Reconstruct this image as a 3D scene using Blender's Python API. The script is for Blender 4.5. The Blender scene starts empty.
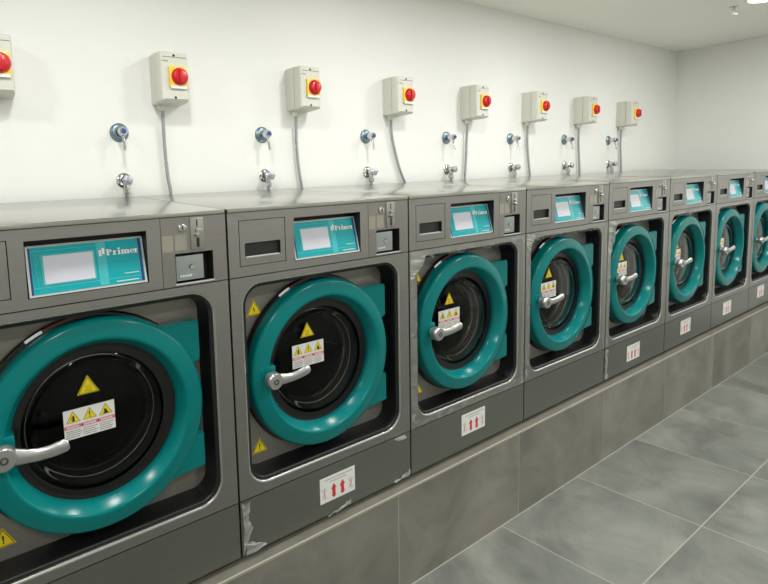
import bpy, bmesh, math, random
from math import pi, sin, cos
from mathutils import Vector, Matrix
from mathutils.geometry import tessellate_polygon

random.seed(7)
C = bpy.context.scene.collection
ZF = 1.615                      # height of the machine tops above the floor

# ------------------------------------------------------------------ camera
cam_data = bpy.data.cameras.new('camera')
cam = bpy.data.objects.new('camera', cam_data)
C.objects.link(cam)
FPX, PPX, PPY = 505.712, 283.042, 227.438
cam_data.sensor_fit = 'HORIZONTAL'
cam_data.sensor_width = 36.0
cam_data.lens = FPX / 768 * 36
cam_data.shift_x = (384 - PPX) / 768
cam_data.shift_y = -(292 - PPY) / 768
cam_data.clip_start = 0.02
Rm = Matrix(((0.8417328518, 0.0838401465, -0.5333447629),
             (-0.5387329997, 0.0656739891, -0.8399129016),
             (-0.0353915419, 0.9943127059, 0.1004474073)))
M4 = Rm.to_4x4()
M4.translation = Vector((-0.69299, -1.42105, 0.095178 + ZF))
cam.matrix_world = M4
bpy.context.scene.camera = cam

# ------------------------------------------------------------------ world, exposure
sc = bpy.context.scene
w = bpy.data.worlds.new('world'); sc.world = w; w.use_nodes = True
w.node_tree.nodes['Background'].inputs[0].default_value = (0.9, 0.92, 1, 1)
w.node_tree.nodes['Background'].inputs[1].default_value = 0.3
sc.view_settings.view_transform = 'Standard'
sc.view_settings.look = 'None'
sc.view_settings.exposure = 0.0
sc.view_settings.gamma = 1.0
sc.view_settings.use_curve_mapping = False

ZC = 1.288 + ZF                 # ceiling height
LAMP_W = (8.8, 18.5)             # row near the machines, added fill row over the aisle
LAMP_C = (1.0, 0.995, 0.97)
LAMPS = [(4.47, -0.12), (2.84, -0.17), (1.30, -0.17), (-0.25, -0.17), (-1.8, -0.17),
         (5.1, -1.6), (3.3, -2.1), (1.3, -2.1), (-1.0, -2.1)]  # unseen aisle row added as fill; its far lamp brightens the far wall

# ------------------------------------------------------------------ helpers
def lin(c):
    return tuple((x / 255 / 12.92 if x / 255 <= 0.04045 else ((x / 255 + 0.055) / 1.055) ** 2.4) for x in c) + (1,)

def mat(name, col, rough=0.5, metal=0.0, **kw):
    m = bpy.data.materials.new(name); m.use_nodes = True
    b = m.node_tree.nodes['Principled BSDF']
    b.inputs['Base Color'].default_value = lin(col)
    b.inputs['Roughness'].default_value = rough
    b.inputs['Metallic'].default_value = metal
    for k, v in kw.items():
        b.inputs[k.replace('_', ' ')].default_value = v
    return m

def nodes(m):
    nt = m.node_tree
    def N(t, **kw):
        n = nt.nodes.new(t)
        for k, v in kw.items(): setattr(n, k, v)
        return n
    return nt, N, nt.links.new, nt.nodes['Principled BSDF']

def noise_mat(name, c1, c2, rough, metal=0.0, scale=(1, 1, 1), ns=4.0, detail=5, bump=0.0, r2=None, lo=0.3, hi=0.7):
    m = mat(name, c1, rough, metal)
    nt, N, L, b = nodes(m)
    tc = N('ShaderNodeTexCoord'); mp = N('ShaderNodeMapping'); mp.inputs['Scale'].default_value = scale
    nz = N('ShaderNodeTexNoise'); nz.inputs['Scale'].default_value = ns; nz.inputs['Detail'].default_value = detail
    L(tc.outputs['Object'], mp.inputs['Vector']); L(mp.outputs[0], nz.inputs['Vector'])
    r = N('ShaderNodeMapRange'); r.inputs[1].default_value = lo; r.inputs[2].default_value = hi
    L(nz.outputs['Fac'], r.inputs[0])
    mx = N('ShaderNodeMix', data_type='RGBA'); mx.inputs[6].default_value = lin(c1); mx.inputs[7].default_value = lin(c2)
    L(r.outputs[0], mx.inputs[0]); L(mx.outputs[2], b.inputs['Base Color'])
    if r2 is not None:
        rr = N('ShaderNodeMapRange'); rr.inputs[3].default_value = rough; rr.inputs[4].default_value = r2
        L(r.outputs[0], rr.inputs[0]); L(rr.outputs[0], b.inputs['Roughness'])
    if bump:
        bp = N('ShaderNodeBump'); bp.inputs['Strength'].default_value = bump; bp.inputs['Distance'].default_value = 0.002
        L(nz.outputs['Fac'], bp.inputs['Height']); L(bp.outputs[0], b.inputs['Normal'])
    return m

def tile_mat(name, c1, c2, grout, x0, px, skew, lines_y, rough, cells=True, gw=0.005):
    """concrete-look porcelain tiles; joints are real grout lines placed by position"""
    m = mat(name, c1, rough)
    nt, N, L, b = nodes(m)
    tc = N('ShaderNodeTexCoord'); sx = N('ShaderNodeSeparateXYZ'); L(tc.outputs['Object'], sx.inputs[0])
    def mth(op, a, bb=None, c=None):
        n = N('ShaderNodeMath', operation=op)
        for i, v in enumerate((a, bb, c)):
            if v is None: continue
            if isinstance(v, (int, float)): n.inputs[i].default_value = v
            else: L(v, n.inputs[i])
        return n.outputs[0]
    xs = mth('ADD', sx.outputs[0], mth('MULTIPLY', sx.outputs[1], skew))
    t = mth('DIVIDE', mth('SUBTRACT', xs, x0), px)
    fr = mth('FRACT', mth('ADD', t, 0.5))
    dx = mth('MULTIPLY', mth('ABSOLUTE', mth('SUBTRACT', fr, 0.5)), px)
    d = dx
    cell = mth('FLOOR', t)
    for (y0, py) in lines_y:
        ty = mth('DIVIDE', mth('SUBTRACT', sx.outputs[1], y0), py)
        fy = mth('FRACT', mth('ADD', ty, 0.5))
        dy = mth('MULTIPLY', mth('ABSOLUTE', mth('SUBTRACT', fy, 0.5)), py)
        d = mth('MINIMUM', d, dy)
        cell = mth('ADD', cell, mth('MULTIPLY', mth('FLOOR', ty), 17.3))
    mask = mth('LESS_THAN', d, gw / 2)
    off = N('ShaderNodeCombineXYZ'); L(mth('MULTIPLY', cell, 3.7), off.inputs[0]); L(mth('MULTIPLY', cell, 1.9), off.inputs[1])
    va = N('ShaderNodeVectorMath', operation='ADD'); L(tc.outputs['Object'], va.inputs[0]); L(off.outputs[0], va.inputs[1])
    nz = N('ShaderNodeTexNoise'); nz.inputs['Scale'].default_value = 2.6; nz.inputs['Detail'].default_value = 7
    nz.inputs['Roughness'].default_value = 0.62; nz.inputs['Distortion'].default_value = 0.6
    L(va.outputs[0], nz.inputs['Vector'])
    r = N('ShaderNodeMapRange'); r.inputs[1].default_value = 0.32; r.inputs[2].default_value = 0.68; L(nz.outputs['Fac'], r.inputs[0])
    mx = N('ShaderNodeMix', data_type='RGBA'); mx.inputs[6].default_value = lin(c1); mx.inputs[7].default_value = lin(c2)
    L(r.outputs[0], mx.inputs[0])
    wn = N('ShaderNodeTexWhiteNoise', noise_dimensions='1D'); L(cell, wn.inputs['W'])
    vr = N('ShaderNodeMapRange'); vr.inputs[3].default_value = 0.9; vr.inputs[4].default_value = 1.06; L(wn.outputs['Value'], vr.inputs[0])
    hs = N('ShaderNodeHueSaturation'); L(mx.outputs[2], hs.inputs['Color']); L(vr.outputs[0], hs.inputs['Value'])
    mg = N('ShaderNodeMix', data_type='RGBA'); L(mask, mg.inputs[0]); L(hs.outputs[0], mg.inputs[6]); mg.inputs[7].default_value = lin(grout)
    L(mg.outputs[2], b.inputs['Base Color'])
    rg = N('ShaderNodeMapRange'); rg.inputs[3].default_value = rough; rg.inputs[4].default_value = rough + 0.12
    L(nz.outputs['Fac'], rg.inputs[0]); L(rg.outputs[0], b.inputs['Roughness'])
    return m

class MB:
    def __init__(s): s.v = []; s.f = []; s.m = []
    def add(s, vs, fs, mi=0):
        o = len(s.v); s.v += [Vector(p) for p in vs]
        for f in fs: s.f.append([i + o for i in f]); s.m.append(mi)
        return s
    def bm(s, b, mi=0):
        b.verts.index_update()
        s.add([v.co.copy() for v in b.verts], [[v.index for v in f.verts] for f in b.faces], mi); b.free(); return s
    def box(s, x0, x1, y0, y1, z0, z1, bev=0.0, mi=0, seg=2):
        b = bmesh.new(); bmesh.ops.create_cube(b, size=1)
        for v in b.verts: v.co = Vector(((x0 + x1) / 2 + v.co.x * (x1 - x0), (y0 + y1) / 2 + v.co.y * (y1 - y0), (z0 + z1) / 2 + v.co.z * (z1 - z0)))
        if bev: bmesh.ops.bevel(b, geom=b.edges[:], offset=bev, segments=seg, affect='EDGES', profile=0.6)
        return s.bm(b, mi)
    def loft(s, loops, mi=0, close=True, cap0=False, cap1=False):
        o = len(s.v); n = len(loops[0])
        for l in loops: s.v += [Vector(p) for p in l]
        for k in range(len(loops) - 1):
            for i in range(n if close else n - 1):
                j = (i + 1) % n
                s.f.append([o + k * n + i, o + k * n + j, o + (k + 1) * n + j, o + (k + 1) * n + i]); s.m.append(mi)
        if cap0: s.f.append([o + i for i in range(n)][::-1]); s.m.append(mi)
        if cap1: s.f.append([o + (len(loops) - 1) * n + i for i in range(n)]); s.m.append(mi)
        return s
    def lathe(s, cx, cz, prof, n=64, mi=0, ax='y', cap0=False, cap1=False):
        """prof: (radius, position along axis). ax 'y': centre (cx,cz); ax 'z': centre (cx,cy)"""
        loops = []
        for r, h in prof:
            if ax == 'y': loops.append([(cx + r * cos(2 * pi * i / n), h, cz + r * sin(2 * pi * i / n)) for i in range(n)])
            elif ax == 'z': loops.append([(cx + r * cos(2 * pi * i / n), cz + r * sin(2 * pi * i / n), h) for i in range(n)])
            else: loops.append([(h, cx + r * cos(2 * pi * i / n), cz + r * sin(2 * pi * i / n)) for i in range(n)])
        return s.loft(loops, mi, True, cap0, cap1)
    def tube(s, pts, r, n=12, mi=0, flat=1.0, cap=True):
        pts = [Vector(p) for p in pts]; loops = []
        up = Vector((0, 0, 1))
        for i, p in enumerate(pts):
            t = (pts[min(i + 1, len(pts) - 1)] - pts[max(i - 1, 0)]).normalized()
            a = t.cross(up)
            if a.length < 0.05: a = t.cross(Vector((0, 1, 0)))
            a.normalize(); b = a.cross(t).normalized()
            rr = r[i] if isinstance(r, (list, tuple)) else r
            loops.append([p + a * rr * flat * cos(2 * pi * k / n) + b * rr * sin(2 * pi * k / n) for k in range(n)])
        return s.loft(loops, mi, True, cap, cap)
    def poly(s, pts3, mi=0): return s.add(pts3, [list(range(len(pts3)))], mi)
    def plate(s, outer, holes, y0, y1, mi=0):
        """flat sheet in the xz plane with holes, front at y0, back at y1; loops of (x,z)"""
        L = [outer] + holes
        tri = tessellate_polygon([[Vector((x, z, 0)) for x, z in l] for l in L])
        flat = [p for l in L for p in l]; n = len(flat)
        s.add([(x, y0, z) for x, z in flat] + [(x, y1, z) for x, z in flat],
              [list(t) for t in tri] + [[i + n for i in t][::-1] for t in tri], mi)
        o = len(s.v) - 2 * n; k = 0
        for l in L:
            m = len(l)
            for i in range(m):
                j = (i + 1) % m
                s.f.append([o + k + i, o + k + j, o + n + k + j, o + n + k + i]); s.m.append(mi)
            k += m
        return s
    def build(s, name, mats, parent=None, off=(0, 0, 0), smooth=35):
        if not isinstance(mats, (list, tuple)): mats = [mats]
        o = Vector(off)
        me = bpy.data.meshes.new(name)
        me.from_pydata([v - o for v in s.v], [], s.f)
        for m in mats: me.materials.append(m)
        me.polygons.foreach_set('material_index', s.m)
        b = bmesh.new(); b.from_mesh(me)
        bmesh.ops.recalc_face_normals(b, faces=b.faces[:])
        b.to_mesh(me); b.free()
        if smooth:
            me.polygons.foreach_set('use_smooth', [True] * len(me.polygons))
            me.set_sharp_from_angle(angle=math.radians(smooth))
        me.update()
        ob = bpy.data.objects.new(name, me); C.objects.link(ob)
        if parent: ob.parent = parent
        return ob

def rrect(x0, x1, z0, z1, r, n=8):
    out = []
    for cx, cz, a in ((x1 - r, z1 - r, 0), (x0 + r, z1 - r, 90), (x0 + r, z0 + r, 180), (x1 - r, z0 + r, 270)):
        for k in range(n + 1):
            t = math.radians(a + 90 * k / n); out.append((cx + r * cos(t), cz + r * sin(t)))
    return out
def rect(x0, x1, z0, z1): return [(x0, z0), (x1, z0), (x1, z1), (x0, z1)]
def at_y(loop, y): return [(x, y, z) for x, z in loop]

def empty(name, loc, label, cat, group=None):
    o = bpy.data.objects.new(name, None); C.objects.link(o); o.location = loc; o.empty_display_size = 0.1
    o['label'] = label; o['category'] = cat
    if group: o['group'] = group
    return o
def struct(o): o['kind'] = 'structure'; return o
def copy_tree(o, parent=None, skip=()):
    c = o.copy(); C.objects.link(c); c.parent = parent
    for ch in list(o.children):
        if ch.name.split('.')[0] in skip or ch.get('tmp') in skip: continue
        copy_tree(ch, c, skip)
    return c

# 2-D marks on a surface: frame = (origin, U, V, N)
class Mark:
    def __init__(s, O, U, V, N): s.O, s.U, s.V, s.N = map(Vector, (O, U, V, N)); s.mb = MB()
    def P(s, u, v, h=0): return s.O + s.U * u + s.V * v + s.N * h
    def poly(s, pts, mi, h): s.mb.poly([s.P(u, v, h) for u, v in pts], mi)
    def rect(s, u0, u1, v0, v1, mi, h): s.poly([(u0, v0), (u1, v0), (u1, v1), (u0, v1)], mi, h)
    def stroke(s, pts, wd, mi, h, closed=False):
        n = len(pts)
        L, R = [], []
        for i, (x, y) in enumerate(pts):
            if closed: a, b = pts[i - 1], pts[(i + 1) % n]
            else: a, b = pts[max(i - 1, 0)], pts[min(i + 1, n - 1)]
            d = Vector((b[0] - a[0], b[1] - a[1])); d.normalize()
            ww = wd[i] if isinstance(wd, (list, tuple)) else wd
            L.append((x - d.y * ww / 2, y + d.x * ww / 2)); R.append((x + d.y * ww / 2, y - d.x * ww / 2))
        for i in range(n if closed else n - 1):
            j = (i + 1) % n
            s.poly([L[i], L[j], R[j], R[i]], mi, h)

def slab(x0, x1, y0, y1, z0, z1, name, m):
    return struct(MB().box(x0, x1, y0, y1, z0, z1).build(name, m, smooth=0))

# ------------------------------------------------------------------ materials
M_wall = noise_mat('white_paint', (231, 232, 228), (227, 228, 224), 0.6, ns=1.5)
M_grwall = noise_mat('grey_paint', (196, 196, 190), (190, 190, 184), 0.7, ns=1.2)
M_ceil = noise_mat('ceiling_paint', (240, 240, 232), (236, 236, 228), 0.7, ns=1.2)
M_floor = tile_mat('floor_tiles', (90, 93, 89), (132, 134, 126), (160, 158, 146), 1.365, 0.683, 0.13, [(-0.573, 0.60), (-0.0375, 60.0)], 0.34, gw=0.005)
M_plinth = tile_mat('plinth_tiles', (108, 107, 99), (146, 143, 133), (162, 160, 148), 0.69, 0.82, 0.0, [], 0.45, gw=0.004)
M_trim = mat('edge_trim', (172, 168, 152), 0.4, 0.2)
M_front = noise_mat('brushed_steel', (154, 153, 150), (162, 161, 158), 0.36, 1.0, scale=(3, 3, 260), ns=3, detail=2, r2=0.42)
M_kick = noise_mat('brushed_steel_shaded', (136, 138, 133), (144, 146, 141), 0.36, 1.0, scale=(3, 3, 260), ns=3, detail=2, r2=0.4)  # same steel darkened low down, for weaker light and the floor's reflection
M_top = noise_mat('steel_top', (180, 180, 173), (184, 184, 177), 0.17, 1.0, scale=(2, 40, 2), ns=3, detail=2, r2=0.22)
M_case = mat('casing_steel', (120, 118, 112), 0.4, 0.9)
M_coin = noise_mat('coin_panel_steel', (152, 148, 145), (160, 156, 153), 0.4, 1.0, scale=(3, 3, 200), ns=3, detail=2)
M_black = mat('black_rubber', (16, 16, 18), 0.38)
M_seal = mat('black_seal', (16, 15, 15), 0.3)
M_dark = mat('dark_recess', (30, 30, 30), 0.5)
M_teal = mat('teal_plastic', (0, 116, 115), 0.2, Specular_IOR_Level=0.25)
M_inner = noise_mat('tub_front_steel', (134, 131, 124), (142, 139, 132), 0.42, 0.55, scale=(3, 3, 200), ns=3)
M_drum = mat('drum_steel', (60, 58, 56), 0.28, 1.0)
M_chrome = mat('chrome', (205, 205, 205), 0.12, 1.0)
M_rim = mat('rim_steel', (150, 148, 144), 0.2, 1.0)
M_bright = mat('highlight_edge', (205, 204, 198), 0.24, 1.0)  # lighter than the panel steel, to imitate the bevel's bright highlight
M_taph = mat('tap_metal', (168, 172, 182), 0.3, 0.8)
M_slot = mat('slot_steel', (176, 174, 168), 0.3, 0.9)
M_bluechrome = mat('filmed_chrome', (128, 148, 158), 0.28, 0.85)
M_blue = mat('blue_plastic', (40, 70, 150), 0.35)
M_handle = mat('satin_aluminium', (188, 188, 186), 0.33, 0.85)
M_screw = mat('screw_steel', (110, 110, 108), 0.35, 0.9)
M_white = mat('sticker_white', (232, 232, 228), 0.45)
M_yellow = mat('sticker_yellow', (240, 214, 20), 0.4)
M_ink = mat('sticker_black', (30, 28, 24), 0.5)
M_red = mat('sticker_red', (208, 50, 66), 0.45)
M_pink = mat('sticker_pink', (222, 120, 140), 0.45)
M_greyink = mat('sticker_grey', (130, 130, 130), 0.5)
M_dteal = mat('display_teal', (0, 160, 168), 0.22)
M_dteal2 = mat('display_light_teal', (70, 180, 186), 0.22)
M_dblue = mat('display_blue', (30, 60, 120), 0.25)
M_screen = mat('lcd_screen', (205, 206, 216), 0.16)
M_sil = mat('silver_frame', (205, 208, 206), 0.3, 0.4)
M_box = mat('switch_box_plastic', (206, 206, 196), 0.42)
M_boxgap = mat('box_seam', (110, 110, 104), 0.6)
M_yel2 = mat('yellow_plate', (250, 205, 60), 0.35)
M_knob = mat('red_knob', (196, 14, 30), 0.3)
M_cable = mat('grey_cable', (150, 153, 154), 0.5)
M_pale = mat('pale_sticker', (164, 161, 146), 0.35, 0.3)
M_grey = mat('grey_plastic', (96, 98, 96), 0.5)

M_glass = bpy.data.materials.new('door_glass'); M_glass.use_nodes = True
_b = M_glass.node_tree.nodes['Principled BSDF']
_b.inputs['Base Color'].default_value = (0.6, 0.59, 0.56, 1); _b.inputs['Roughness'].default_value = 0.02
_b.inputs['Transmission Weight'].default_value = 1.0; _b.inputs['IOR'].default_value = 1.22; _b.inputs['Specular IOR Level'].default_value = 0.3

# perforated drum: rows of round holes
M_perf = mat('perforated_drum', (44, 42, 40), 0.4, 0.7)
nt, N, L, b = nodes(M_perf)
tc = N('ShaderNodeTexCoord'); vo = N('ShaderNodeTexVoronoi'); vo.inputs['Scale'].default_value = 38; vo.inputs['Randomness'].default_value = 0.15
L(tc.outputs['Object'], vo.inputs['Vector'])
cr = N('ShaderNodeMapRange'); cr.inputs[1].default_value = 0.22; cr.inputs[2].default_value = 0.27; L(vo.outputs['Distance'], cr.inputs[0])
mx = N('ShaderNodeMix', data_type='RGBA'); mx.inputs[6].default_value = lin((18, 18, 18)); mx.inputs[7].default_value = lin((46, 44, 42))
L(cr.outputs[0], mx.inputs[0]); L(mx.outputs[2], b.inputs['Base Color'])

# wrinkled protective film: clear sheet with milky creases
M_film = mat('clear_film', (226, 228, 222), 0.3)
nt, N, L, b = nodes(M_film)
tc = N('ShaderNodeTexCoord'); nz = N('ShaderNodeTexNoise'); nz.inputs['Scale'].default_value = 38; nz.inputs['Detail'].default_value = 4; nz.inputs['Distortion'].default_value = 1.5
L(tc.outputs['Object'], nz.inputs['Vector'])
cr = N('ShaderNodeMapRange'); cr.inputs[1].default_value = 0.46; cr.inputs[2].default_value = 0.66; cr.inputs[3].default_value = 0.02; cr.inputs[4].default_value = 0.26
L(nz.outputs['Fac'], cr.inputs[0]); L(cr.outputs[0], b.inputs['Alpha'])

# ------------------------------------------------------------------ room
XL, XR, YF, YB = -3.2, 6.022, -3.0, 1.014
slab(XL, XR, YF, YB, -0.1, 0, 'floor', M_floor)
slab(XL, XR, YF, YB, ZC, ZC + 0.1, 'ceiling', M_ceil)
slab(XL - 0.1, XR + 0.1, YB, YB + 0.1, -0.1, ZC + 0.1, 'wall_back', M_wall)
slab(XR, XR + 0.1, YF, YB, -0.1, ZC + 0.1, 'wall_right', M_wall)
slab(XL - 0.1, XL, YF, YB, -0.1, ZC + 0.1, 'wall_left', M_wall)
slab(XL - 0.1, XR + 0.1, YF - 0.1, YF, -0.1, ZC + 0.1, 'wall_front', M_grwall)
PT = ZF - 1.186
slab(XL, XR, -0.035, YB, 0, PT, 'plinth', M_plinth)
struct(MB().box(XL, XR, -0.0385, -0.032, PT - 0.009, PT + 0.001, 0.0012).build('trim_1', M_trim))

M_ledge = noise_mat('dark_ledge', (98, 95, 86), (112, 109, 100), 0.6, ns=8)  # darker grey strip along the plinth ledge, in front of the machines
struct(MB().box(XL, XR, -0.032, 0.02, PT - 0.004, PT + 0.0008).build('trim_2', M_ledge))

# ------------------------------------------------------------------ washing machine (local frame: x from left edge, y depth, z=0 top)
OFF = (0.4, 0.0, -1.186)
DC = (0.386, -0.587)            # door centre

def tri_sticker(parent, cx, cz, y, s, label, glyph='bang'):
    """yellow warning triangle, side s, apex up"""
    k = Mark((cx, y, cz), (1, 0, 0), (0, 0, 1), (0, -1, 0))
    h = s * 0.866
    def T(f, dv=0): return [(-s / 2 * f, -h / 3 * f + dv), (s / 2 * f, -h / 3 * f + dv), (0, 2 * h / 3 * f + dv)]
    k.poly(T(1), 0, 0.0006); k.poly(T(0.9), 1, 0.0009); k.poly(T(0.80), 0, 0.0012)
    if glyph == 'bang':
        k.poly([(-s * .045, s * .22), (s * .045, s * .22), (s * .02, -s * .05), (-s * .02, -s * .05)], 1, 0.0015)
        k.rect(-s * .035, s * .035, -s * .15, -s * .08, 1, 0.0015)
    elif glyph == 'bolt':
        k.poly([(s * .02, s * .26), (-s * .09, s * .02), (-s * .01, s * .03)], 1, 0.0015)
        k.poly([(-s * .01, s * .03), (s * .07, s * .05), (-s * .01, -s * .17)], 1, 0.0015)
    else:                      # hot surface: three wavy lines over a bar
        for dx in (-.1, 0, .1):
            k.stroke([(s * (dx + .02 * sin(t * 1.6)), s * (-.08 + t * .035)) for t in range(7)], s * .022, 1, 0.0015)
        k.rect(-s * .17, s * .17, -s * .16, -s * .13, 1, 0.0015)
    # thin backing so that the sticker has a body
    k.mb.loft([[k.P(u, v, 0.0) for u, v in T(1)], [k.P(u, v, 0.0006) for u, v in T(1)]], 0)
    o = k.mb.build('warning_sticker', [M_yellow, M_ink], parent, OFF, smooth=0)
    if label: o['label'] = label
    return o

def frame_ribbon(x0, x1, z0, z1, w, y, seed, gaps=()):
    """creased ribbon of film running round a rectangle"""
    rnd = random.Random(seed); mb = MB()
    def side(a, b, inn):
        n = 46; l0, l1 = [], []
        for i in range(n + 1):
            t = i / n; px = a[0] + (b[0] - a[0]) * t; pz = a[1] + (b[1] - a[1]) * t
            ww = w * (0.55 + 0.75 * rnd.random())
            l0.append((px, y - 0.001 - 0.003 * rnd.random(), pz)); l1.append((px + inn[0] * ww, y - 0.001 - 0.004 * rnd.random(), pz + inn[1] * ww))
        mb.loft([l0, l1], 0, close=False)
    if 'l' not in gaps: side((x0, z0), (x0, z1), (1, 0))
    if 't' not in gaps: side((x0, z1), (x1, z1), (0, -1))
    if 'r' not in gaps: side((x1, z1), (x1, z0), (-1, 0))
    if 'b' not in gaps: side((x1, z0), (x0, z0), (0, 1))
    return mb

def make_machine():
    root = empty('washing_machine', (0, 0, 0), 'x', 'washing machine')
    B = lambda mb, name, m, par=root, sm=35: mb.build(name, m, par, OFF, sm)
    X0, X1 = 0.0035, 0.7965
    # casing: sides, back, bottom as one folded sheet
    mb = MB()
    for xa, xb in ((X0, X0 + 0.0015), (X1 - 0.0015, X1)): mb.box(xa, xb, 0.003, 0.95, -1.166, -0.013)
    mb.box(X0, X1, 0.948, 0.95, -1.166, -0.013); mb.box(X0, X1, 0.01, 0.95, -1.168, -1.166)
    for v in mb.v:
        if v.z > -0.1: v.z += 0.028 * max(v.y, 0)
    B(mb, 'casing', M_case)
    for fx in (0.07, 0.73):
        for fy in (0.1, 0.88):
            B(MB().lathe(fx, fy, [(0.03, -1.186), (0.03, -1.176), (0.014, -1.174), (0.014, -1.167)], 20, ax='z', cap0=True, cap1=True), 'foot', M_black)
    mb = MB().box(X0 + 0.001, X1 - 0.001, -0.002, 0.955, -0.013, 0.0, 0.002)
    for v in mb.v: v.z += 0.028 * max(v.y, 0)          # the lid rises slightly towards the wall
    B(mb, 'top_panel', M_top)
    # window panel
    W = (0.042, 0.747, -0.941, -0.244)
    hole = rrect(*W, 0.078)
    mb = MB().plate(rect(X0, X1, -0.9705, -0.2235), [hole], 0.0, 0.004)
    def ins(d, y): return at_y(rrect(W[0] + d, W[1] - d, W[2] + d, W[3] - d, 0.078 - d), y)
    B(mb, 'front_panel', M_front)
    B(MB().loft([ins(0, 0.0), ins(0.002, 0.0003), ins(0.004, 0.0012), ins(0.0065, 0.0035), ins(0.007, 0.010)]), 'window_rim', M_bright)
    B(MB().loft([ins(0.006, 0.003), ins(0.0065, 0.006), ins(0.009, 0.0075), ins(0.0155, 0.0085), ins(0.018, 0.011), ins(0.021, 0.040), ins(0.027, 0.082)]), 'window_gasket', M_black)
    circ = [(DC[0] + 0.300 * cos(2 * pi * i / 64), DC[1] + 0.300 * sin(2 * pi * i / 64)) for i in range(64)]
    B(MB().plate(rrect(W[0] + .01, W[1] - .01, W[2] + .01, W[3] - .01, 0.068), [circ], 0.080, 0.084), 'inner_panel', M_inner)
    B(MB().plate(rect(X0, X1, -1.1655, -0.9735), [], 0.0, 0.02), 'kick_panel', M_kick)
    # control panel with drawer and display openings
    B(MB().plate(rect(X0, 0.5875, -0.2205, -0.0145), [rect(0.042, 0.218, -0.1885, -0.0395), rect(0.253, 0.549, -0.1945, -0.0455)], 0.0, 0.004), 'control_panel', M_front, sm=0)
    mb = MB().plate(rect(0.0445, 0.2155, -0.1865, -0.0415), [rrect(0.062, 0.197, -0.161, -0.114, 0.006, 4)], 0.0003, 0.006)
    dr = B(mb, 'detergent_drawer', M_front)
    B(MB().box(0.036, 0.224, 0.012, 0.014, -0.195, -0.03), 'drawer_backing', M_dark)
    mb = MB().loft([at_y(rrect(0.062, 0.197, -0.161, -0.114, 0.006, 4), 0.001), at_y(rrect(0.064, 0.195, -0.159, -0.116, 0.006, 4), 0.034)], cap1=True)
    B(mb, 'drawer_grip', M_dark, dr)
    B(MB().box(0.066, 0.193, -0.0015, 0.012, -0.1625, -0.158, 0.002), 'drawer_lip', M_sil, dr)
    # display
    dp = B(MB().loft([at_y(rect(0.253, 0.549, -0.1945, -0.0455), 0.001), at_y(rect(0.256, 0.546, -0.1935, -0.048), 0.05)], cap1=True), 'display_recess', M_dark, sm=0)
    A = Vector((0.257, 0.002, -0.1925)); Bt = Vector((0.257, 0.034, -0.062))
    V = Bt - A; U = Vector((0.288, 0, 0)); Nn = U.cross(V).normalized()
    if Nn.y > 0: Nn = -Nn
    hgt = V.length
    k = Mark(A, U, V, Nn)
    k.mb.loft([[k.P(a, b_, -0.006) for a, b_ in ((0, 0), (1, 0), (1, 1), (0, 1))], [k.P(a, b_, 0.001) for a, b_ in ((0, 0), (1, 0), (1, 1), (0, 1))]], 1, cap0=True)
    k.rect(0, 1, 0, 1, 1, 0.001)
    k.rect(0.018, 0.982, 0.04, 0.96, 0, 0.0016)
    k.rect(0.018, 0.036, 0.04, 0.96, 2, 0.002); k.rect(0.950, 0.975, 0.04, 0.96, 2, 0.002)
    k.rect(0.036, 0.040, 0.04, 0.96, 3, 0.002); k.rect(0.945, 0.949, 0.04, 0.96, 3, 0.002)
    # pale line drawing behind the screen
    asp = 0.288 / hgt
    k.stroke([(0.30 + 0.29 * cos(t / 20 * pi * 2) * 0.8, 0.5 + 0.29 * asp * 0.95 * sin(t / 20 * pi * 2) * 0.75) for t in range(20)], 0.004, 3, 0.002, closed=True)
    for uu in (0.055, 0.075, 0.10): k.stroke([(uu, 0.94), (uu + 0.035, 0.06)], 0.003, 3, 0.002)
    k.rect(0.04, 0.945, 0.155, 0.17, 3, 0.002); k.rect(0.04, 0.60, 0.88, 0.89, 3, 0.002)
    k.rect(0.575, 0.655, 0.06, 0.94, 3, 0.0018)
    panel = B(k.mb, 'display_panel', [M_dteal, M_sil, M_dblue, M_dteal2], sm=0)
    k = Mark(A, U, V, Nn)
    k.rect(0.115, 0.555, 0.20, 0.80, 1, 0.0024); k.rect(0.13, 0.54, 0.225, 0.775, 0, 0.003)
    B(k.mb, 'screen', [M_screen, M_dteal2], panel, 0)
    # lettering "Primer" in a bold slab face, with its mark of small squares
    k = Mark(A, U, V, Nn); H = 0.0032; q = asp
    for (a, b_) in ((0.592, 0.715), (0.620, 0.752), (0.620, 0.690), (0.592, 0.655)): k.rect(a, a + 0.022, b_, b_ + 0.030 * q, 0, H)
    B(k.mb, 'brand_mark', M_white, panel, 0); k = Mark(A, U, V, Nn)
    x, bl = 0.655, 0.655; cap = 0.125; xh = 0.088; sw = 0.017; th = 0.008
    def serif(cx, v, wd=0.032): k.rect(cx - wd / 2, cx + wd / 2, v, v + 0.014, 0, H)
    def stem(cx, top): k.rect(cx - sw / 2, cx + sw / 2, bl, bl + top, 0, H + 0.0001)
    # P
    stem(x + 0.016, cap); serif(x + 0.016, bl); serif(x + 0.014, bl + cap - 0.014)
    k.stroke([(x + 0.020 + 0.024 * cos(a), bl + cap - 0.036 + 0.030 * sin(a)) for a in [pi / 2 - pi * t / 8 for t in range(9)]], [0.008 + 0.006 * sin(pi * t / 8) for t in range(9)], 0, H)
    x += 0.062
    stem(x + 0.012, xh); serif(x + 0.012, bl); serif(x + 0.007, bl + xh - 0.014, 0.016)   # r
    k.stroke([(x + 0.018, bl + xh * .66), (x + 0.024, bl + xh * .92), (x + 0.034, bl + xh * .88)], 0.010, 0, H)
    x += 0.043
    stem(x + 0.012, xh); serif(x + 0.012, bl, 0.028); serif(x + 0.008, bl + xh - 0.014, 0.016)   # i
    k.rect(x + 0.003, x + 0.020, bl + xh + 0.016, bl + xh + 0.016 + 0.036, 0, H)
    x += 0.031
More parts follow.
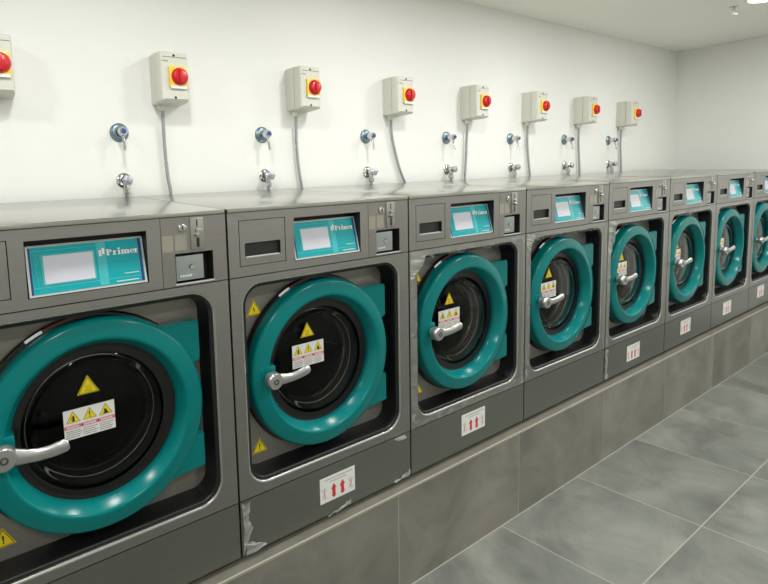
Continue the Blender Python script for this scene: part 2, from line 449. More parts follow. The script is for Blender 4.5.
    for j in range(3):                                                     # m
        stem(x + 0.012 + j * 0.026, xh - (0.008 if j else 0)); serif(x + 0.012 + j * 0.026, bl, 0.024)
    serif(x + 0.007, bl + xh - 0.014, 0.016)
    for j in range(2):
        k.stroke([(x + 0.018 + j * 0.026, bl + xh * .74), (x + 0.025 + j * 0.026, bl + xh * .95), (x + 0.036 + j * 0.026, bl + xh * .86)], 0.010, 0, H)
    x += 0.082
    ec = (x + 0.018, bl + xh / 2)                                           # e
    k.stroke([(ec[0] + 0.0145 * cos(a), ec[1] + xh * .44 * sin(a)) for a in [0.05 + (2 * pi - 0.75) * t / 16 for t in range(17)]], 0.010, 0, H)
    k.rect(ec[0] - 0.012, ec[0] + 0.017, ec[1] - 0.004, ec[1] + 0.008, 0, H)
    x += 0.040
    stem(x + 0.010, xh); serif(x + 0.010, bl); serif(x + 0.005, bl + xh - 0.014, 0.016)   # r
    k.stroke([(x + 0.016, bl + xh * .66), (x + 0.022, bl + xh * .92), (x + 0.031, bl + xh * .88)], 0.010, 0, H)
    B(k.mb, 'brand_lettering', M_white, panel, 0); k = Mark(A, U, V, Nn)
    # small print
    rr = random.Random(3)
    for (a0, a1, vv, hh) in ((0.72, 0.925, 0.085, 0.018), (0.80, 0.93, 0.235, 0.014)):
        a = a0
        while a < a1:
            wd = 0.006 + 0.008 * rr.random(); k.rect(a, min(a + wd, a1), vv, vv + hh, 0, H); a += wd + 0.003
    B(k.mb, 'small_print', M_white, panel, 0)
    # coin unit
    cu = B(MB().plate(rect(0.589, X1, -0.2205, -0.0145), [rect(0.628, 0.750, -0.2145, -0.1225)], 0.0, 0.004), 'coin_panel', M_coin, sm=0)
    B(MB().loft([at_y(rect(0.628, 0.750, -0.2145, -0.1225), 0.001), at_y(rect(0.630, 0.748, -0.2125, -0.125), 0.05)], cap1=True).box(0.626, 0.752, -0.002, 0.004, -0.217, -0.2125, 0.001, 1), 'coin_return_recess', [M_dark, M_sil], cu)
    mb = MB().box(0.633, 0.722, 0.010, 0.046, -0.207, -0.132, 0.003)
    mb.lathe(0.684, -0.168, [(0.010, 0.009), (0.008, 0.006), (0.003, 0.006)], 16, mi=1, cap1=True)
    for i in range(5): mb.box(0.645 + i * 0.008, 0.650 + i * 0.008, 0.009, 0.011, -0.196, -0.190, 0, 2)
    B(mb, 'coin_cup', [mat('cup_steel', (160, 168, 166), 0.35, 0.3), M_chrome, M_white], cu)
    B(MB().lathe(0.655, -0.047, [(0.0125, 0.001), (0.0125, -0.003), (0.010, -0.0045), (0.004, -0.0045), (0.004, -0.002)], 24, cap1=True).box(0.6538, 0.6562, -0.0055, -0.002, -0.0535, -0.0405, 0, 1), 'key_lock', [M_chrome, M_dark], cu)
    mb = MB().box(0.679, 0.722, -0.004, 0.001, -0.116, -0.018, 0.0025)
    mb.box(0.6985, 0.7025, -0.0046, -0.003, -0.045, -0.024, 0, 1)
    mb.box(0.697, 0.706, -0.0046, -0.003, -0.108, -0.080, 0, 1)
    mb.lathe(0.698, -0.070, [(0.007, -0.003), (0.008, -0.014), (0.006, -0.018), (0.001, -0.0185)], 16, mi=0, cap1=True)
    mb.box(0.694, 0.712, -0.012, -0.004, -0.068, -0.052, 0.002)
    B(mb, 'coin_slot', [M_slot, M_dark], cu)
    B(MB().box(0.591, 0.624, -0.0006, 0.0, -0.114, -0.067).box(0.630, 0.666, -0.0006, 0.0, -0.113, -0.066), 'pale_sticker', M_pale, cu, 0)
    # tub and drum seen through the glass
    B(MB().lathe(*DC, [(0.200, 0.079), (0.316, 0.079), (0.318, 0.070), (0.314, 0.062), (0.30, 0.060), (0.20, 0.060)], 96), 'door_seal', M_seal)
    B(MB().lathe(*DC, [(0.213, 0.074), (0.206, 0.086), (0.186, 0.104), (0.174, 0.125)], 80), 'tub_gasket', M_seal)
    B(MB().lathe(*DC, [(0.174, 0.124), (0.171, 0.120), (0.164, 0.128), (0.162, 0.142), (0.164, 0.158), (0.180, 0.160)], 80), 'drum_rim', M_rim)
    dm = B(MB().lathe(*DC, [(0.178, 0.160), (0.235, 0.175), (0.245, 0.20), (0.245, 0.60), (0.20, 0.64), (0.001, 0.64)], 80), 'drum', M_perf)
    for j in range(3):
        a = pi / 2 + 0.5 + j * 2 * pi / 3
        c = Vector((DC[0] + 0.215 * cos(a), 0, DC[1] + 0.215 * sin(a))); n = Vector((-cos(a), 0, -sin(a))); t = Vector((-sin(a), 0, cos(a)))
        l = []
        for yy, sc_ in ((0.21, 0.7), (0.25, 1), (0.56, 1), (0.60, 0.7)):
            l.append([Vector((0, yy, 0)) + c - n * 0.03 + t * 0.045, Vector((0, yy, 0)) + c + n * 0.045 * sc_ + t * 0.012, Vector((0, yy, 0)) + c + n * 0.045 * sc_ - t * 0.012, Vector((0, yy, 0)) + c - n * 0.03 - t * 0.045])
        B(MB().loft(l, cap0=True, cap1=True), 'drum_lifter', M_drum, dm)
    lp = []
    for j in range(9):
        a = 2 * pi * j / 8; lp.append((0.181 + 0.0026 * cos(a), 0.098 + 0.0026 * sin(a)))
    B(MB().lathe(*DC, lp, 96), 'glint_bead', M_chrome)  # chrome ring added to imitate the bright arcs behind the glass
    # door
    prof = [(0.231, 0.068), (0.228, 0.056), (0.229, 0.046), (0.2315, 0.041), (0.247, 0.012), (0.2495, 0.009), (0.253, 0.0075), (0.258, 0.0075), (0.296, 0.015), (0.302, 0.018), (0.3065, 0.024), (0.308, 0.032), (0.308, 0.060), (0.300, 0.062)]
    door = B(MB().lathe(*DC, prof, 128), 'door', M_teal, sm=60)
    # hinge wings: run off the ring to the right, flat slabs with a cut corner
    for sgn in (1, -1):
        zc = DC[1]
        def zz(d): return zc + sgn * d
        pts = [(0.560, zz(0.246)), (0.692, zz(0.246)), (0.692, zz(0.122)), (0.655, zz(0.105)), (0.600, zz(0.14))]
        if sgn < 0: pts = [(0.545, zz(0.258)), (0.590, zz(0.236)), (0.692, zz(0.228)), (0.692, zz(0.115)), (0.655, zz(0.105)), (0.600, zz(0.14))]
        b = bmesh.new()
        vs = [b.verts.new((x_, 0.022, z_)) for x_, z_ in pts]; f = b.faces.new(vs)
        r_ = bmesh.ops.extrude_face_region(b, geom=[f])
        for v in r_['geom']:
            if isinstance(v, bmesh.types.BMVert): v.co.y = 0.066
        b.normal_update()
        bmesh.ops.bevel(b, geom=b.edges[:], offset=0.005, segments=3, affect='EDGES')
        B(MB().bm(b), 'hinge_wing', M_teal, door)
    # lock block on the left of the ring
    B(MB().box(0.108, 0.166, 0.0095, 0.05, -0.618, -0.545, 0.004, seg=3), 'lock_block', M_teal, door)
    # glass: shallow outward dome with thickness; edge ridge added to catch lamp highlights
    gp = [(0.0005, 0.040), (0.06, 0.0415), (0.12, 0.047), (0.160, 0.054), (0.168, 0.0545), (0.174, 0.0525), (0.181, 0.0535), (0.185, 0.0585), (0.188, 0.0625), (0.209, 0.0675), (0.209, 0.073), (0.188, 0.069), (0.168, 0.064), (0.12, 0.055), (0.06, 0.0495), (0.0005, 0.048)]
    B(MB().lathe(*DC, gp, 96), 'door_glass', M_glass, door, 60)
    B(MB().lathe(*DC, [(0.231, 0.058), (0.218, 0.0600), (0.210, 0.0615), (0.205, 0.0640), (0.203, 0.070), (0.205, 0.078), (0.231, 0.078)], 96), 'glass_gasket', M_black, door)
    # handle
    mb = MB().lathe(0.137, -0.580, [(0.020, 0.002), (0.020, -0.012)], 32, cap0=True)
    mb.lathe(0.137, -0.580, [(0.026, -0.012), (0.0285, -0.016), (0.0285, -0.034), (0.025, -0.040), (0.012, -0.041)], 40, cap0=True, cap1=True)
    path = [(0.137, -0.024, -0.580), (0.160, -0.025, -0.581), (0.185, -0.027, -0.583), (0.210, -0.030, -0.582), (0.235, -0.034, -0.577), (0.252, -0.037, -0.571), (0.266, -0.039, -0.566), (0.272, -0.039, -0.564)]
    rad = [0.021, 0.020, 0.0165, 0.015, 0.015, 0.016, 0.0155, 0.011]
    mb.tube(path, rad, 20, flat=0.6)
    h = B(mb, 'handle', M_handle, door, 50); h['label'] = 'silver lever handle'
    mb2 = MB().lathe(0.137, -0.580, [(0.010, -0.0405), (0.010, -0.0425), (0.006, -0.0430), (0.005, -0.0405)], 24, cap1=True)
    B(mb2, 'handle_screw', M_screw, door)
    # stickers on the glass
    g = Mark((0.0, 0.0425, 0.0), (1, 0, 0), (0, 0, 1), (0, -1, 0))
    t = tri_sticker(door, 0.3255, -0.4665, 0.0405, 0.060, 'yellow triangle with a hot surface sign', 'hot'); t['tmp'] = 'glass_tri'
    lx0, lx1, lz0, lz1 = 0.258, 0.396, -0.592, -0.508
    g = Mark((lx0, 0.0398, lz0), (lx1 - lx0, 0, 0), (0, 0, lz1 - lz0), (0, -1, 0)); ra = (lx1 - lx0) / (lz1 - lz0)
    g.mb.box(lx0, lx1, 0.0395, 0.0425, lz0, lz1)
    for j, cu_ in enumerate((0.18, 0.5, 0.82)):
        s_ = 0.27
        def TT(f): return [(cu_ - s_ / 2 * f, 0.70 - s_ * .29 * ra * f), (cu_ + s_ / 2 * f, 0.70 - s_ * .29 * ra * f), (cu_, 0.70 + s_ * .58 * ra * f)]
        g.poly(TT(1), 2, 0.0008); g.poly(TT(0.9), 1, 0.0011)
        if j == 1: g.poly([(cu_ - .014, .83), (cu_ + .014, .83), (cu_ + .007, .68), (cu_ - .007, .68)], 2, 0.0014); g.rect(cu_ - .012, cu_ + .012, .62, .655, 2, 0.0014)
        elif j == 0:
            g.poly([(cu_ - .01, .80), (cu_ + .02, .80), (cu_ + .03, .60), (cu_ - .02, .60)], 2, 0.0014); g.stroke([(cu_ - .055, .66), (cu_ - .02, .76)], .012, 2, 0.0014)
        else:
            g.rect(cu_ - .05, cu_ + .05, .60, .65, 2, 0.0014); g.poly([(cu_ - .03, .65), (cu_ + .03, .65), (cu_ + .02, .74), (cu_ - .035, .78)], 2, 0.0014)
    g.rect(0.0, 1.0, 0.36, 0.48, 3, 0.0009)
    for j in range(3):
        a = 0.05 + j * 0.33
        for i in range(7): g.rect(a + i * .034, a + i * .034 + .024, .39, .45, 0 if j != 1 else 0, 0.0012)
    for i in range(2): g.rect(0.33 + .32 * i, 0.35 + .32 * i, .385, .455, 2, 0.0013)
    rr = random.Random(5)
    for vv in (0.27, 0.20, 0.13, 0.06):
        for j in range(3):
            a = 0.04 + j * .32
            e = a + 0.2 + 0.08 * rr.random()
            while a < e:
                wd = .012 + .02 * rr.random(); g.rect(a, a + wd, vv, vv + .028, 4, 0.0009); a += wd + .008
    lb = B(g.mb, 'safety_label', [M_white, M_yellow, M_ink, M_pink, M_greyink], door, 0); lb['label'] = 'white label with three yellow warning triangles'; lb['tmp'] = 'glass_label'
    # seal tag (small printed tag on the seal, upper left of the door)
    mb = MB()
    def arc(a0, a1, mi):
        n = 8; L0, L1 = [], []
        for i in range(n + 1):
            a = math.radians(a0 + (a1 - a0) * i / n)
            L0.append((DC[0] + 0.3085 * cos(a), 0.0590, DC[1] + 0.3085 * sin(a))); L1.append((DC[0] + 0.3165 * cos(a), 0.0605, DC[1] + 0.3165 * sin(a)))
        mb.loft([L0, L1], mi, close=False)
    arc(122, 113, 0); arc(112.5, 97, 1)
    B(mb, 'seal_tag', [M_white, mat('dark_red', (110, 22, 34), 0.4)], root)
    # stickers on the inner panel
    t = tri_sticker(root, 0.1285, -0.360, 0.079, 0.062, 'yellow triangle with an electric shock sign', 'bolt'); t['tmp'] = 'tri_top'
    t = tri_sticker(root, 0.1285, -0.857, 0.079, 0.062, 'yellow triangle with an exclamation mark', 'bang'); t['tmp'] = 'tri_low'
    return root

def floor_label(root, cx, cz):
    """white label with two red arrows on the kick panel"""
    w_, h_ = 0.166, 0.098
    g = Mark((cx - w_ / 2, -0.0006, cz - h_ / 2), (w_, 0, 0), (0, 0, h_), (0, -1, 0)); r = w_ / h_
    g.mb.box(cx - w_ / 2, cx + w_ / 2, -0.0006, 0.0, cz - h_ / 2, cz + h_ / 2)
    rr = random.Random(11)
    for (a0, a1, vv) in ((0.14, 0.90, 0.86), (0.28, 0.74, 0.74)):
        a = a0
        while a < a1:
            wd = .03 + .03 * rr.random(); g.stroke([(a, vv), (a + wd * .5, vv + .05), (a + wd, vv + .01)], .02, 2, 0.0004); a += wd + .018
    for cu_, tl in ((0.385, 0.03), (0.635, -0.02)):
        g.poly([(cu_ - .045, .14), (cu_ + .045, .14), (cu_ + .04 + tl * 0, .46), (cu_ - .05, .46)], 1, 0.0004)
        g.poly([(cu_ - .085, .44), (cu_ + .075, .46), (cu_ - .005, .66)], 1, 0.0005)
        g.poly([(cu_ - .07, .20), (cu_ + .07, .20), (cu_, .08)], 1, 0.0005)
    for cu_ in (0.12, 0.88):                    # crossed-out sketch lines either side
        g.stroke([(cu_ - .07, .58), (cu_ + .06, .16)], .014, 3, 0.0004); g.stroke([(cu_ + .06, .56), (cu_ - .06, .18)], .014, 3, 0.0004)
        g.stroke([(cu_ - .01, .62), (cu_ + .01, .42), (cu_ - .02, .30), (cu_ + .02, .14)], .012, 2, 0.0005)
    o = g.mb.build('lifting_label', [M_white, M_red, M_greyink, M_pink], root, OFF, 0)
    o['label'] = 'white label with two red arrows'
    return o

proto = make_machine()
machine_labels = [
    'nearest steel washing machine, its left side cut off by the left photo edge',
    'second grey washing machine from the left, two yellow triangles beside its teal door',
    'third grey washing machine from the left, creased film around its door opening',
    'fourth grey washing machine from the left, the one with no red-arrow label below its door',
    'fifth grey washing machine from the left, a torn film corner above its teal door',
    'sixth grey washing machine from the left, third from the far end in view',
    'seventh grey washing machine from the left, last but one of the row in view',
    'farthest washing machine in the row, cut off by the right edge of the photo']
# the nearest machine carries a slightly wider display opening
f0 = 1.062
def stretch(x): return 0.5875 - (0.5875 - x) * f0
KL = {1: (0.412, -1.064), 2: (0.407, -1.052), 4: (0.362, -1.068), 5: (0.341, -1.055), 6: (0.325, -1.056), 7: (0.303, -1.043)}
SK = {0: (), 1: (), 2: (), 3: ('tri_top',), 4: ('tri_top', 'tri_low'), 5: ('tri_top', 'tri_low'), 6: ('tri_top', 'tri_low', 'glass_tri'), 7: ('tri_top', 'tri_low', 'glass_tri', 'glass_label')}
machines = []
DXT = [(0.358, -0.475), (0.322, -0.465), (0.291, -0.475), (0.275, -0.465), (0.262, -0.469), (0.25, -0.48), (0.25, -0.48), (0.25, -0.48)]
DXL = [(0.357, -0.571), (0.324, -0.548), (0.291, -0.558), (0.275, -0.548), (0.262, -0.540), (0.245, -0.547), (0.25, -0.548), (0.25, -0.548)]
for i in range(8):
    m = proto if i == 0 else copy_tree(proto, None, SK[i])
    m.location = (-0.4 + 0.8 * i, 0, PT)
    m['label'] = machine_labels[i]; m['group'] = 'washing machines in a row on the tiled plinth'
    machines.append(m)
    # stickers and levers do not sit quite alike on the eight doors
    dx = DXL[i]
    for d in m.children:
        if d.name.startswith('door') and not d.name.startswith('door_seal'):
            for c in d.children:
                if c.get('tmp') == 'glass_tri': c.location = (DXT[i][0] - 0.3255, 0, DXT[i][1] + 0.4665)
                if i == 0 and c.name.startswith('handle') and 'screw' not in c.name:      # lever turned a little further down
                    th = math.radians(8); k_ = 1.1; px_, pz_ = -0.263, 0.606
                    c.rotation_euler = (0, th, 0); c.scale = (k_, 1, k_)
                    c.location = (px_ - k_ * (px_ * cos(th) + pz_ * sin(th)), 0, pz_ - k_ * (-px_ * sin(th) + pz_ * cos(th)))
                if i and c.name.startswith('handle') and 'screw' not in c.name:
                    c.rotation_euler = (0, 0, 0); c.scale = (1, 1, 1); c.location = (0, 0, 0)
                if c.get('tmp') == 'glass_label': c.location = (dx[0] - 0.327, 0, dx[1] + 0.550)
            d.location = (0.008 if i == 0 else 0, 0, 0)
for i, (x_, z_) in KL.items(): floor_label(machines[i], x_, z_)

pl = MB().plate(rect(0.0035, 0.5875, -0.2205, -0.0145), [rect(stretch(0.042), stretch(0.218), -0.1885, -0.0395), rect(stretch(0.253), stretch(0.549), -0.1945, -0.0455)], 0.0, 0.004)
for c in list(proto.children):
    if c.name == 'control_panel':
        tmpo = pl.build('control_panel_wide', M_front, None, OFF, 0); c.data = tmpo.data; bpy.data.objects.remove(tmpo)
    if c.name in ('detergent_drawer', 'drawer_backing', 'display_recess', 'display_panel'):
        px_ = 0.5875 - OFF[0]; c.scale = (f0, 1, 1); c.location = (px_ - f0 * px_, 0, 0)

# leftover protective film
def film(mb, root, lab=None):
    o = mb.build('protective_film', M_film, root, OFF, 0)
    o['label'] = lab or 'creased clear film'
for i, gp in ((2, ''), (3, 'b'), (4, 'rb'), (5, 'lrb'), (6, 'lrb')):
    film(frame_ribbon(0.006, 0.794, -0.968, -0.226, 0.030 if i < 4 else 0.026, 0.0, i * 5, gp), machines[i])
def scrap(pts, seed):
    """crumpled scrap: fan of small facets between two edges of (x,z)"""
    rnd = random.Random(seed); mb = MB(); a, b_ = pts; l0, l1 = [], []
    n = 10
    def along(p, t):
        k = t * (len(p) - 1); i = min(int(k), len(p) - 2); f = k - i
        return p[i][0] + (p[i + 1][0] - p[i][0]) * f, p[i][1] + (p[i + 1][1] - p[i][1]) * f
    for i in range(n + 1):
        t = i / n; x, z = along(a, t); l0.append((x, -0.001 - 0.006 * rnd.random(), z))
        x, z = along(b_, t); l1.append((x, -0.001 - 0.008 * rnd.random(), z))
    mid = [((p[0] + q_[0]) / 2, -0.002 - 0.010 * rnd.random(), (p[2] + q_[2]) / 2) for p, q_ in zip(l0, l1)]
    return mb.loft([l0, mid, l1], 0, close=False)
M_scrap = mat('torn_film', (196, 198, 192), 0.35, Alpha=0.4)
for (k, pts, sd) in ((1, [[(0.006, -0.978), (0.012, -1.06), (0.006, -1.165)], [(0.040, -0.978), (0.030, -1.04), (0.045, -1.075)]], 1),
                     (1, [[(0.006, -1.11), (0.02, -1.145), (0.010, -1.168)], [(0.03, -1.12), (0.09, -1.15), (0.10, -1.160)]], 2),
                     (1, [[(0.36, -1.166), (0.40, -1.166), (0.47, -1.160)], [(0.36, -1.164), (0.44, -1.150), (0.47, -1.135)]], 3),
                     (1, [[(0.70, -1.160), (0.74, -1.163), (0.79, -1.160)], [(0.70, -1.158), (0.76, -1.145), (0.79, -1.13)]], 4),
                     (1, [[(0.70, -0.975), (0.72, -0.99)], [(0.76, -0.974), (0.77, -0.99)]], 5),
                     (2, [[(0.004, -0.23), (0.004, -0.30), (0.004, -0.34)], [(0.10, -0.235), (0.07, -0.29), (0.02, -0.33)]], 6),
                     (3, [[(0.004, -0.225), (0.004, -0.29)], [(0.08, -0.23), (0.03, -0.29)]], 7),
                     (4, [[(0.004, -0.225), (0.004, -0.33), (0.004, -0.42)], [(0.10, -0.23), (0.075, -0.33), (0.03, -0.42)]], 8),
                     (4, [[(0.004, -0.98), (0.004, -1.16)], [(0.035, -0.98), (0.03, -1.16)]], 9),
                     (5, [[(0.30, -0.226), (0.32, -0.226)], [(0.31, -0.27), (0.36, -0.25)]], 10)):
    o = scrap(pts, sd).build('film_scrap', M_scrap, machines[k], OFF, 0); o['label'] = 'torn milky film scrap'

# ------------------------------------------------------------------ isolator switch boxes (local: x from left, y=0 wall, z=0 bottom)
def make_switch():
    r = empty('isolator_switch', (0, 0, 0), 'x', 'switch')
    OF = (0.0675, 0, 0.115)   # pivot at the middle of the back
    B = lambda mb, n, m, par=r, sm=35: mb.build(n, m, par, OF, sm)
    W_, H_, D_ = 0.146, 0.234, 0.134
    def L(d, y, t=0): return [(x, -y, z) for x, z in rrect(d, W_ - d, d + t, H_ - d, 0.008, 4)]
    B(MB().loft([L(0, 0), L(0.001, 0.078)], cap0=True, cap1=True), 'enclosure', M_box)
    B(MB().loft([L(0.003, 0.078), L(0.003, 0.081)]), 'seam', M_boxgap)
    cov = B(MB().loft([L(0.0015, 0.081), L(0.004, 0.124), L(0.006, 0.128), L(0.010, D_)], cap0=True, cap1=True), 'cover', M_box)
    # raised ribs at top and bottom with a screw in each
    for z0, z1 in ((H_ - 0.030, H_ - 0.012), (0.012, 0.030)):
        mb = MB().box(0.020, W_ - 0.012, -(D_ + 0.0015), -(D_ - 0.001), z0, z0 + 0.002, 0, 0)
        mb.lathe(W_ / 2, (z0 + z1) / 2, [(0.0055, -D_ + 0.001), (0.0055, -D_ - 0.002), (0.001, -D_ - 0.002)], 16, mi=1, cap1=True)
        B(mb, 'cover_screw', [M_boxgap, M_ink], cov)
    k = Mark((0.016, -D_ - 0.0003, H_ - 0.052), (0.03, 0, 0), (0, 0, 0.008), (0, -1, 0))
    for i in range(4): k.rect(i * .25, i * .25 + .18, 0.1, 0.9, 0, 0.0004)
    B(k.mb, 'maker_mark', M_greyink, cov, 0)
    cx, cz = 0.088, 0.116
    kp = B(MB().box(cx - 0.043, cx + 0.043, -D_ - 0.012, -D_ + 0.001, cz - 0.046, cz + 0.046, 0.003), 'yellow_plate', M_yel2, r)
    k = Mark((cx - 0.035, -D_ - 0.0062, cz - 0.044), (0.07, 0, 0), (0, 0, 0.010), (0, -1, 0))
    B(MB().box(cx - 0.040, cx + 0.040, -D_ - 0.0126, -D_ - 0.005, cz - 0.055, cz - 0.042, 0.0005), 'legend_strip', M_white, kp)
    kx = cx + 0.005
    mb = MB().lathe(kx, cz, [(0.040, -D_ - 0.012), (0.040, -D_ - 0.018), (0.036, -D_ - 0.024), (0.033, -D_ - 0.030), (0.030, -D_ - 0.032), (0.001, -D_ - 0.032)], 40)
    mb.box(kx - 0.009, kx + 0.009, -D_ - 0.040, -D_ - 0.030, cz - 0.030, cz + 0.030, 0.004)
    kn = B(mb, 'rotary_knob', M_knob, r); kn['label'] = 'red rotary knob'
    # cable gland under the box near the wall
    B(MB().lathe(0.036, -0.028, [(0.018, 0.0), (0.018, -0.016), (0.014, -0.018), (0.014, -0.028), (0.008, -0.030)], 24, ax='z', cap1=True), 'cable_gland', M_box)
    return r
SW = [(-0.604, 0.459), (0.133, 0.459), (0.913, 0.459), (1.650, 0.459), (2.414, 0.457), (3.159, 0.457), (3.935, 0.460), (4.709, 0.457)]
sw_lab = ['grey isolator box with a red knob, cut off by the left edge of the photo',
          'grey isolator box with red knob, the largest one seen whole, above the nearest machine',
          'grey isolator box with red knob, second one seen whole from the left',
          'grey isolator box with red knob whose cable bends to the right',
          'grey isolator box with red knob, fifth along the wall counting the cut-off one',
          'grey isolator box with red knob, third from the far end of the wall row',
          'grey isolator box with red knob, last but one towards the far wall',
          'grey isolator box with red knob nearest the far wall corner']
sw0 = make_switch()
for i, (x_, z_) in enumerate(SW):
    s_ = sw0 if i == 0 else copy_tree(sw0)
    s_.location = (x_ + 0.0605, YB, z_ + ZF + 0.115)
    s_['label'] = sw_lab[i]; s_['group'] = 'isolator switches on the white wall'

# cables: from gland to behind the machines (each its own run)
cab = {1: [(0.169, 0.436), (0.171, 0.30), (0.174, 0.20), (0.181, 0.10), (0.190, 0.02), (0.191, -0.25)],
       2: [(0.949, 0.436), (0.950, 0.30), (0.958, 0.17), (0.970, 0.08), (0.979, 0.009), (0.98, -0.25)],
       3: [(1.686, 0.436), (1.694, 0.36), (1.720, 0.26), (1.763, 0.13), (1.826, 0.009), (1.90, -0.12), (1.91, -0.25)],
       4: [(2.450, 0.436), (2.447, 0.25), (2.438, 0.12), (2.430, 0.007), (2.43, -0.25)],
       5: [(3.195, 0.436), (3.203, 0.32), (3.225, 0.16), (3.252, 0.002), (3.26, -0.25)],
       6: [(3.971, 0.436), (3.985, 0.30), (4.008, 0.12), (4.019, 0.004), (4.02, -0.25)],
       7: [(4.745, 0.436), (4.757, 0.28), (4.775, 0.12), (4.784, 0.011), (4.785, -0.25)]}
cab_lab = ['', 'grey cable hanging below the largest isolator box seen whole', 'grey cable hanging from the second whole isolator box',
           'grey cable with the strongest bend, swinging right towards the machine tops', 'nearly straight grey cable beside the fourth wall tap',
           'slightly slanted grey cable beside the fifth wall tap', 'grey cable under the last but one isolator box', 'grey cable nearest the far wall']
def smooth_path(p, n=6):
    P = [Vector((a[0], 0, a[1])) for a in p]; out = []
    for i in range(len(P) - 1):
        p0, p1, p2, p3 = P[max(i - 1, 0)], P[i], P[i + 1], P[min(i + 2, len(P) - 1)]
        for k in range(n):
            t = k / n
            out.append(0.5 * ((2 * p1) + (-p0 + p2) * t + (2 * p0 - 5 * p1 + 4 * p2 - p3) * t * t + (-p0 + 3 * p1 - 3 * p2 + p3) * t ** 3))
    out.append(P[-1]); return out
for i, p in cab.items():
    pts = smooth_path(p)
    pts = [(v.x, YB - 0.028 + 0.008 * min(1, max(0, (0.42 - v.z) * 8)), v.z + ZF) for v in pts]
    o = MB().tube(pts, 0.0085, 10).build('power_cable', M_cable)
    o['label'] = cab_lab[i]; o['category'] = 'cable'; o['group'] = 'grey cables down the white wall'

# ------------------------------------------------------------------ valves and taps on the wall
def make_valve():
    r = empty('shutoff_valve', (0, 0, 0), 'x', 'valve')
    B = lambda mb, n, m, par=r, sm=35: mb.build(n, m, par, (0, 0, 0), sm)
    B(MB().lathe(0, 0, [(0.044, 0.0), (0.044, -0.003), (0.040, -0.009), (0.030, -0.013), (0.018, -0.014), (0.018, -0.020)], 40, cap0=True), 'wall_flange', M_bluechrome)
    B(MB().lathe(0, 0, [(0.017, -0.012), (0.017, -0.040), (0.020, -0.042), (0.020, -0.072), (0.016, -0.078), (0.001, -0.079)], 28, cap0=True), 'valve_body', M_chrome)
    B(MB().lathe(0, 0, [(0.011, -0.078), (0.011, -0.083), (0.001, -0.084)], 20), 'cold_mark', M_blue)
    B(MB().tube([(0, -0.060, -0.012), (0.001, -0.064, -0.035), (0.002, -0.070, -0.060), (0.003, -0.074, -0.088)], [0.008, 0.0065, 0.006, 0.007], 12), 'lever', M_chrome)
    return r
def make_tap():
    r = empty('water_tap', (0, 0, 0), 'x', 'tap')
    B = lambda mb, n, m, par=r, sm=35: mb.build(n, m, par, (0, 0, 0), sm)
    B(MB().lathe(0, 0, [(0.036, 0.0), (0.036, -0.003), (0.031, -0.009), (0.018, -0.013)], 32, cap0=True), 'wall_flange', M_chrome)
    mb = MB().lathe(0, 0, [(0.014, -0.01), (0.014, -0.022), (0.017, -0.024), (0.019, -0.036), (0.017, -0.048), (0.012, -0.052), (0.010, -0.062)], 24)
    mb.tube([(0, -0.036, -0.010), (0, -0.036, -0.040)], [0.015, 0.012], 18)
    B(mb, 'tap_body', M_chrome)
    mb = MB()
    n = 48; loops = []
    for rr_, y in ((0.004, -0.058), (0.020, -0.060), (0.023, -0.064), (0.022, -0.074), (0.015, -0.079), (0.001, -0.080)):
        loops.append([((rr_ * (1 + 0.08 * cos(6 * 2 * pi * i / n))) * cos(2 * pi * i / n), y, (rr_ * (1 + 0.08 * cos(6 * 2 * pi * i / n))) * sin(2 * pi * i / n)) for i in range(n)])
    mb.loft(loops); B(mb, 'tap_handle', M_taph)
    mb = MB().lathe(0, -0.036, [(0.013, -0.038), (0.018, -0.041), (0.018, -0.060), (0.014, -0.063)], 8, ax='z', cap0=True, cap1=True)
    B(mb, 'hose_nut', M_chrome)
    B(MB().tube([(0, -0.036, -0.062), (0, -0.034, -0.09), (0, -0.031, -0.13), (0, -0.031, -0.30)], [0.0095] * 4, 12), 'hose', M_taph)
    return r
TX = [-0.038, 0.737, 1.493, 2.251, 3.006, 3.788, 4.557]
ordn = ['nearest', 'second', 'third', 'fourth', 'fifth', 'sixth', 'farthest']
v0, t0 = make_valve(), make_tap()
for i, x_ in enumerate(TX):
    v = v0 if i == 0 else copy_tree(v0); t = t0 if i == 0 else copy_tree(t0)
    v.location = (x_, YB, 0.326 + ZF); t.location = (x_ + 0.008, YB, 0.103 + ZF)
    if i == 0: a, b_ = 'the leftmost one', 'the leftmost one'
    where = ['leftmost on the wall, above the seam of the first two machines', 'second from the left along the wall', 'third from the left along the wall',
             'fourth from the left, middle of the row', 'third from the far end', 'last but one towards the far wall', 'farthest, left of the last isolator box'][i]
    v['label'] = 'bluish chrome lever valve, ' + where
    t['label'] = 'low chrome wall tap, ' + where
    v['group'] = 'chrome lever valves on the wall'; t['group'] = 'chrome taps behind the machines'

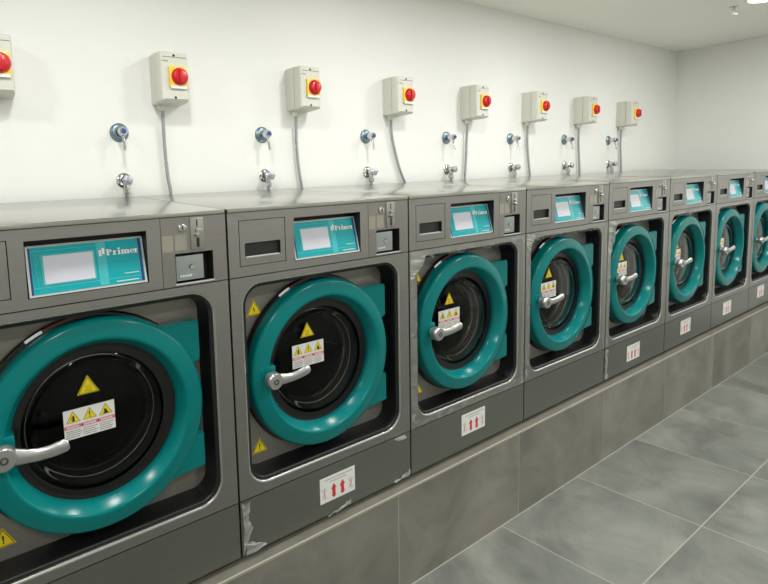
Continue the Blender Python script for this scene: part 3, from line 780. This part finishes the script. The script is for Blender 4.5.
# ------------------------------------------------------------------ ceiling: downlights and a sprinkler
M_lens = bpy.data.materials.new('lamp_lens'); M_lens.use_nodes = True
_b = M_lens.node_tree.nodes['Principled BSDF']; _b.inputs['Emission Color'].default_value = (1, 0.98, 0.9, 1); _b.inputs['Emission Strength'].default_value = 4
def make_lamp():
    r = empty('ceiling_downlight', (0, 0, 0), 'x', 'ceiling light')
    MB().lathe(0, 0, [(0.135, 0.0), (0.150, -0.001), (0.152, -0.004), (0.148, -0.008), (0.134, -0.009), (0.130, -0.004)], 48, ax='z').build('bezel', M_white, r)
    MB().lathe(0, 0, [(0.131, -0.001), (0.131, -0.004), (0.001, -0.004)], 48, ax='z').build('lens', M_lens, r)
    return r
lamp0 = make_lamp()
for i, (x_, y_) in enumerate(LAMPS):
    r = lamp0 if i == 0 else copy_tree(lamp0)
    r.location = (x_, y_, ZC)
    r['label'] = 'round white ceiling downlight at the top right corner' if i == 0 else 'round white ceiling downlight out of view, the aisle row added for fill'
    r['group'] = 'round ceiling downlights'
    ld = bpy.data.lights.new('downlight', 'AREA'); ld.shape = 'DISK'; ld.size = 0.25; ld.energy = LAMP_W[0 if y_ > -1 else 1] * (1.6 if x_ > 5 else 1); ld.color = LAMP_C
    lo = bpy.data.objects.new('downlight_lamp', ld); C.objects.link(lo); lo.parent = r; lo.location = (0, 0, -0.012)
sp = empty('sprinkler', (4.515, 0.11, ZC), 'small chrome fire sprinkler on the ceiling beside the light', 'sprinkler')
MB().lathe(0, 0, [(0.030, 0.0), (0.030, -0.004), (0.012, -0.010), (0.010, -0.010), (0.010, -0.028)], 24, ax='z', cap1=True).build('escutcheon', M_chrome, sp)
mb = MB()
for sx_ in (1, -1): mb.tube([(0.009 * sx_, 0, -0.026), (0.016 * sx_, 0, -0.040), (0.012 * sx_, 0, -0.054), (0, 0, -0.060)], 0.0025, 8)
mb.build('yoke', M_chrome, sp)
MB().lathe(0, 0, [(0.004, -0.058), (0.022, -0.061), (0.022, -0.063), (0.001, -0.064)], 20, ax='z').build('deflector', M_white, sp)

for o in bpy.data.objects:
    if 'tmp' in o: del o['tmp']
